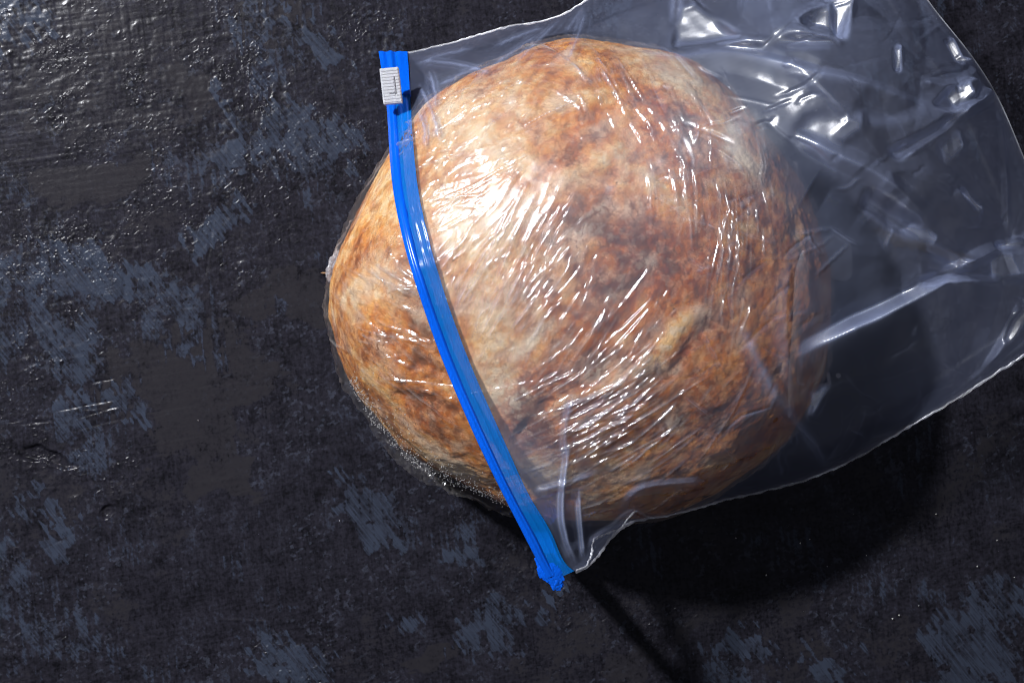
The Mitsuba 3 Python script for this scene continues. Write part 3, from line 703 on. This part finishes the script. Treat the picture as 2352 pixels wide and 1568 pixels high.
# upper left: pulled from the corner of the zip to the crown
for x0, y0, x1, y1, w in ((950, 150, 1090, 110, 9), (960, 190, 1010, 330, 9), (985, 160, 1000, 260, 8), (1080, 190, 1250, 70, 10), (1180, 150, 1310, 20, 9), (1300, 150, 1345, 20, 10), (960, 250, 975, 340, 7), (1130, 110, 1260, 60, 9),
                          (1345, 5, 1295, 80, 12), (1000, 200, 1120, 150, 8), (975, 140, 1130, 170, 8)):
    crease([(x0, y0), ((x0 + x1) / 2 + 6, (y0 + y1) / 2 - 6), (x1, y1)], .0018, w, w * 1.6, 'fold', 5, white=.16)
# lower left: from the torn end up into the bag
for pts, hgt, w in (([(1328, 1300), (1295, 1200), (1298, 1100), (1310, 1010)], .0030, 10), ([(1345, 1290), (1336, 1200), (1330, 1120)], .0026, 9), ([(1225, 1130), (1300, 1110), (1380, 1085)], .0016, 9), ([(1300, 1060), (1300, 980), (1320, 900)], .0014, 10),
                    ([(1420, 1180), (1460, 1130), (1560, 1110), (1640, 1100)], .0022, 12), ([(1355, 1295), (1362, 1240), (1400, 1215), (1455, 1172), (1500, 1192)], .0022, 7)):
    crease(pts, hgt, w, w * 1.5, 'fold', 5, white=.14)
class MP:                                               # points in a polygon
    def __init__(self, q):
        from shapely.geometry import Polygon
        import shapely
        self.p, self.s = Polygon(q).buffer(0), shapely
    def contains_points(self, xy):
        return self.s.contains_xy(self.p, xy[:, 0], xy[:, 1])
def tilt(pts, slope, toward=141.0, soft=2.2, bow=0.0):
    """a flat patch of film between creases, facing the way toward (degrees, seen from above) with the given slope"""
    q = on_bag(np.array(pts, float))[:, :2]
    m = MP(q).contains_points(Fxy).reshape(FU, FV)
    if m.sum() < 4:
        return
    slope, toward = slope * 1.14, toward + 20
    t = np.array([math.cos(math.radians(toward)), math.sin(math.radians(toward))])
    a = -(F[..., 0] * t[0] + F[..., 1] * t[1]) * slope
    a = a + bow * (F[..., 0] * t[1] - F[..., 1] * t[0] - (q @ np.array([-t[1], t[0]])).mean() * -1) ** 2
    z = F[..., 2] + dF
    off = (z - a)[m].mean()
    w = ndi.gaussian_filter(m.astype(float), soft * 1.4)
    w = np.clip(w / max(w.max(), .05), 0, 1)
    dF[:] = dF + w * (np.clip(a + off - z, -.009, .009) + .0006 * (meshkit.fbm(F * np.array([130, 130, 0]), 2, 91) - .5))
zone = sstep(0.56, 0.72, fu)
tw_ = cKDTree(PW[topW][:, :2])
dd, kk = tw_.query(Fxy, distance_upper_bound=.002)
wr_on = np.where(np.isfinite(dd), np.r_[wr[topW], 0][np.minimum(kk, topW.sum())], 0).reshape(FU, FV)
gapz = F[..., 2] - obst(F[..., :2])
dF += 0.8 * ndi.gaussian_filter(wr_on, .6) * (1 - sstep(.0025, .006, gapz))
def facets(n, amp, seed, soft):
    g = np.random.default_rng(seed)
    pts = np.c_[g.uniform(-.06, .30, n), g.uniform(-.14, .24, n)]
    a = LinearNDInterpolator(pts, g.normal(0, 1, n), fill_value=0)(F[..., 0], F[..., 1])
    return amp * ndi.gaussian_filter(a, soft)
free = sstep(.001, .02, F[..., 2] - obst(F[..., :2]))
big_ = meshkit.fbm(F * np.array([28, 28, 0]) + 5, 3, 41) - .5
crump = np.abs(meshkit.fbm(F * np.array([60, 60, 0]) + 9, 3, 42) - .5)
micro = meshkit.fbm(F * np.array([240, 240, 0]), 2, 43) - .5
dF += zone * (facets(70, .0062, 15, 1.2) + facets(420, .0016, 6, .8) + facets(1500, .0004, 7, .5) + .006 * big_) * sstep(.003, .02, gapz) + .0006 * free * big_ * 4 + .00035 * micro * (.3 + zone) + .0006 * (meshkit.fbm(F * np.array([95, 95, 0]), 2, 44) - .5)
tilt([(1556, -30), (1552, 0), (1546, 106), (1640, 96), (1705, 87), (1610, 20)], .40, 128)
tilt([(1705, 87), (1800, 84), (1930, 93), (1925, 108), (1800, 112), (1640, 104)], .30, 110)
tilt([(1832, 58), (1880, 22), (1960, -20), (1955, 30), (1932, 90), (1860, 72)], .34, 150)
tilt([(1905, 0), (1950, -30), (1962, 10), (1930, 92), (1918, 60)], .44, 141, 1.4)
tilt([(1828, 300), (1850, 270), (1880, 262), (1930, 280), (1985, 262), (1975, 300), (1930, 330), (1880, 322)], .34, 141, 2.6)
tilt([(2150, 240), (2185, 205), (2225, 180), (2245, 190), (2235, 225), (2190, 255)], .42, 141, 1.6)
tilt([(2058, 112), (2076, 100), (2080, 132), (2072, 158), (2062, 160)], .43, 141, 0.8)
tilt([(2176, 95), (2190, 88), (2215, 130), (2262, 125), (2262, 136), (2205, 142)], .42, 141, 1.0)
tilt([(2205, 432), (2222, 432), (2262, 478), (2252, 490)], .42, 141, 1.2)
tilt([(2160, 330), (2210, 300), (2215, 345), (2175, 370)], .30, 141, 2.0)
tilt([(2370, 640), (2352, 690), (2318, 738), (2294, 782), (2306, 790), (2335, 752), (2372, 715)], .43, 141, 1.3)
tilt([(2150, 920), (2250, 850), (2360, 765), (2366, 805), (2260, 870), (2160, 934)], .27, 141, 2.0)
tilt([(2290, 560), (2352, 545), (2362, 575), (2300, 574)], .38, 141, 1.3)
tilt([(1990, 440), (2110, 520), (2240, 605), (2210, 612), (2080, 545), (1980, 470)], .22, 141, 2.5)
tilt([(1860, 900), (1900, 880), (1880, 940), (1860, 960)], .36, 141, 1.5)
tilt([(2306, 578), (2400, 566), (2400, 642), (2200, 640), (2080, 652), (2200, 622)], .26, 141, 1.8)
tilt([(2040, 345), (2130, 300), (2240, 230), (2262, 205), (2285, 222), (2180, 290), (2060, 362)], .30, 141, 1.6)
fine_rng = np.random.default_rng(404)
for k in range(170):                                     # hairline creases scattered over the loose film
    x0, y0 = fine_rng.uniform(1480, 2360), fine_rng.uniform(-10, 1040)
    a = math.radians(fine_rng.choice([fine_rng.normal(28, 14), fine_rng.normal(-32, 16), fine_rng.normal(80, 25)], p=[.45, .4, .15]))
    L = fine_rng.uniform(25, 150)
    w = fine_rng.uniform(2.2, 4.5)
    p1 = (x0 + L * math.cos(a), y0 - L * math.sin(a))
    crease([(x0, y0), ((x0 + p1[0]) / 2 + fine_rng.normal(0, L * .05), (y0 + p1[1]) / 2 + fine_rng.normal(0, L * .05)), p1], fine_rng.uniform(.0002, .0008) * fine_rng.choice([1, -1]), w, w * fine_rng.uniform(1, 3), 'fold', 4)
smooth_f = ndi.gaussian_filter(dF, .9)
dF[:] = np.where(gapz > .003, smooth_f, dF)
F[..., 2] += dF * rimf
F[..., 2] = np.maximum(F[..., 2], np.where(obst(F[..., :2]) > 0, obst(F[..., :2]) + .0011, .0022))
du_, dv_ = .22 / FU, .26 / FV
curv = np.abs(ndi.gaussian_filter((np.gradient(np.gradient(dF, axis=0), axis=0) / du_ ** 2 + np.gradient(np.gradient(dF, axis=1), axis=1) / dv_ ** 2), .7))
slopeF = np.hypot(np.gradient(F[..., 2], axis=0) / du_, np.gradient(F[..., 2], axis=1) / dv_)
fr = F[..., :2] - cw - np.array([.004, .002])
fa = np.degrees(np.arctan2(fr[..., 1], fr[..., 0]))
loose = np.exp(-((np.hypot(fr[..., 0], fr[..., 1]) - .092) / .017) ** 2) * np.exp(-((fa + 35) / 50) ** 2) * (.5 + 1.0 * meshkit.fbm(F * np.array([50, 50, 0]), 4, 81))
opF = .20 * loose + SHEEN * rimf + 0.050 + .064 * sstep(.0015, .012, gapz) + .16 * np.clip(ndi.gaussian_filter(slopeF, .7) - .4, 0, 1) * rimf * zone + .24 * np.clip(curv / 1500 - .06, 0, 1) * rimf + .05 * np.clip(meshkit.fbm(F * np.array([35, 35, 0]), 3, 78) - .45, 0, 1) * 3  # steep and sharply bent faces get their sheen painted as opacity
add('zip_bag__front_film', (F.reshape(-1, 3), grid_faces(FU, FV)), 'bag_film', uv=np.stack([opF.ravel(), opF.ravel()], 1))
labels['zip_bag__front_film'] = {'label': 'creased clear upper film'}
BU, BV = 200, 160
K = coons(BU, BV)
bu, bv = np.meshgrid(np.linspace(0, 1, BU), np.linspace(0, 1, BV), indexing='ij')
K[..., 2] = .0010 + .0006 * meshkit.fbm(K * np.array([90, 90, 0]), 3, 51) + np.where(bu < .35, 0, .0035 * np.abs(meshkit.fbm(K * np.array([45, 45, 0]), 3, 52) - .5))
K[..., 2] = np.minimum(K[..., 2], np.where(obst(K[..., :2]) > 0, .0018, 1))
we = 1 - sstep(0, .05, np.minimum(np.minimum(bv, 1 - bv), 1 - bu))
zb_ = np.interp(np.linspace(0, 1, BU), np.linspace(0, 1, NU), e_bot[:, 2])[:, None]
zt_ = np.interp(np.linspace(0, 1, BU), np.linspace(0, 1, NU), e_top[:, 2])[:, None]
ze_ = np.interp(np.linspace(0, 1, BV), np.linspace(0, 1, NV), e_end[:, 2])[None, :]
K[..., 2] = K[..., 2] * (1 - we) + we * np.where(1 - bu < np.minimum(bv, 1 - bv), ze_, np.where(bv > .5, zb_, zt_))
add('zip_bag__back_film', (K.reshape(-1, 3), grid_faces(BU, BV)[:, [0, 2, 1]]), 'back_film')
labels['zip_bag__back_film'] = {'label': 'clear lower film lying on the tabletop'}

def seam(mesh, seed, lo=.12, hi=.85):
    # a weld with glints painted here and there as extra opacity
    v = mesh[0]
    q = np.clip(lo + (hi - lo) * sstep(.35, .68, meshkit.fbm(v * np.array([70, 70, 0]) + seed, 3, seed)), 0, .9)
    add('zip_bag__side_seam' if seed != 5 else 'zip_bag__end_fold', mesh, 'seam_film', uv=np.stack([q, q], 1))
def tube(path, r, seed=0, ragged=.5, sides=6):
    t = np.gradient(path, axis=0)
    t /= np.linalg.norm(t, axis=1, keepdims=True)
    up = np.array([0, 0, 1.0])
    s = np.cross(t, up)
    s /= np.linalg.norm(s, axis=1, keepdims=True)
    w = np.cross(s, t)
    a = np.linspace(0, 2 * np.pi, sides + 1)
    rr = r * (1 + ragged * (meshkit.noise(path * 420, seed) - .5) * 2)[:, None, None]
    P = path[:, None] + rr * (np.cos(a)[None, :, None] * s[:, None] + .6 * np.sin(a)[None, :, None] * w[:, None])
    return P.reshape(-1, 3), grid_faces(len(path), sides + 1)
jag = lambda p, s, a: p + a * np.stack([meshkit.fbm(p * 260, 2, s) - .5, meshkit.fbm(p * 260, 2, s + 5) - .5, np.zeros(len(p))], 1)
seam(tube(jag(curve(e_bot, 700), 61, .0012), .00060, 3), 3, .22, .9)
seam(tube(jag(curve(e_top, 600), 63, .0014), .00056, 4), 4, .25, .9)
seam(tube(curve(e_end, 300), .00035, 5, .2), 5, .12, .5)
sm = on_bag(curve([(1324, 1308), (1344, 1298), (1357, 1275), (1364, 1240), (1392, 1226), (1425, 1212), (1445, 1185), (1462, 1172), (1490, 1188), (1530, 1190)], 260)) + np.array([0, 0, .0009])
seam(tube(jag(ndi.gaussian_filter1d(sm, 2, axis=0, mode='nearest'), 71, .0010), .00042, 9), 9, .2, .7)
# ragged damp band where the lower film clings to the table
nb_ = 240
tb = np.linspace(0, 1, nb_)
ctr = curve([(1868, 508), (1930, 512), (2010, 532), (2100, 560), (2170, 580), (2236, 606)], nb_)
g_ = np.random.default_rng(77)
def jagged(size, amp):
    a = sum(ndi.gaussian_filter1d(g_.standard_normal(nb_), size / 2 ** o, mode='nearest') * (size / 2 ** o) ** .5 * .6 ** o for o in range(4))
    return amp * a / a.std()
top_ = ctr[:, 1] - 9 + jagged(14, 3)
bot_ = ctr[:, 1] + 9 + np.abs(jagged(7, 9)) * np.sin(np.pi * tb) ** .5
kz = cKDTree(K[..., :2].reshape(-1, 2))
def on_back(px, py, lift):
    q = W(px, py, .003)
    return np.c_[q[:, :2], K[..., 2].ravel()[kz.query(q[:, :2], k=6)[1]].max(1) + lift]
a_, b_ = on_back(ctr[:, 0], top_, .0004), on_back(ctr[:, 0], bot_, .0004)
a_[:, 2] = b_[:, 2] = ndi.gaussian_filter1d(np.maximum(a_[:, 2], b_[:, 2]), 8, mode='nearest')
ww = np.linspace(0, 1, 6)[None, :, None]
add('zip_bag__damp_band', ((a_[:, None] * (1 - ww) + b_[:, None] * ww).reshape(-1, 3), grid_faces(nb_, 6)), 'damp_film')
labels['zip_bag__damp_band'] = {'label': 'ragged grey band where the lower film clings to the table'}
# printed panel on the lower film: what shows of its frame beside the loaf
def flat(pts, z):
    from shapely.geometry import Polygon
    w = np.array([W(x, y, z)[:2] for x, y in pts])
    m = trimesh.creation.extrude_polygon(Polygon(w), .0002, engine='earcut')
    return m.apply_translation([0, 0, z])
def flat_on(pts):
    q = np.array([W(x, y, .003)[:2] for x, y in pts]).mean(0)
    d = ((K[..., :2] - q) ** 2).sum(-1)
    return flat(pts, float(K[..., 2].ravel()[np.argsort(d.ravel())[:80]].max()) + .0003)
add('zip_bag__printed_mark', flat_on([(1898, 858), (1906, 856), (1909, 883), (1868, 893), (1866, 886), (1901, 877)]), 'print_ink', smooth=False)
add('zip_bag__printed_mark', flat_on([(1925 + 6 * math.cos(a), 862 + 6 * math.sin(a)) for a in np.linspace(0, 2 * np.pi, 25)[:-1]]), 'print_ink', smooth=False)
add('zip_bag__printed_mark', flat_on([(1655, 205), (1676, 198), (1682, 216), (1660, 222)]), 'print_ink', smooth=False)

# ------------------------------------------------------------------ crumb and dust
cm = trimesh.creation.icosphere(subdivisions=2)
cvt = np.array(cm.vertices) * np.array([.0016, .0004, .0004]) * (1 + .4 * (meshkit.noise(np.array(cm.vertices) * 3, 3) - .5))[:, None]
add('bread_crumb', (cvt + W(745, 627, .0008), cm.faces), 'crumb_brown')
labels['bread_crumb'] = {'label': 'tiny brown splinter of crust on the tabletop left of the loaf', 'category': 'crumb'}
sp = [(1838, 1247), (1860, 1238), (1990, 1275), (1900, 1300), (2245, 1300), (2330, 1325), (1690, 1235), (2050, 1420), (2065, 1412), (2290, 1240), (2150, 1180), (1960, 1180), (1760, 1320), (455, 965), (780, 1195), (2110, 1390)]
dv = [np.array(unit.vertices) * RNG.uniform(.00018, .0004) + W(x, y, .0006) for x, y in sp]
add('dust', (np.vstack(dv), np.vstack([unit.faces + len(unit.vertices) * k for k in range(len(dv))])), 'dust_white')
labels['dust'] = {'label': 'specks of pale dust scattered over the dark tabletop', 'category': 'dust', 'kind': 'stuff'}
print('triangles', sum(len(x[1]) for x in meshkit.WRITTEN.values()))
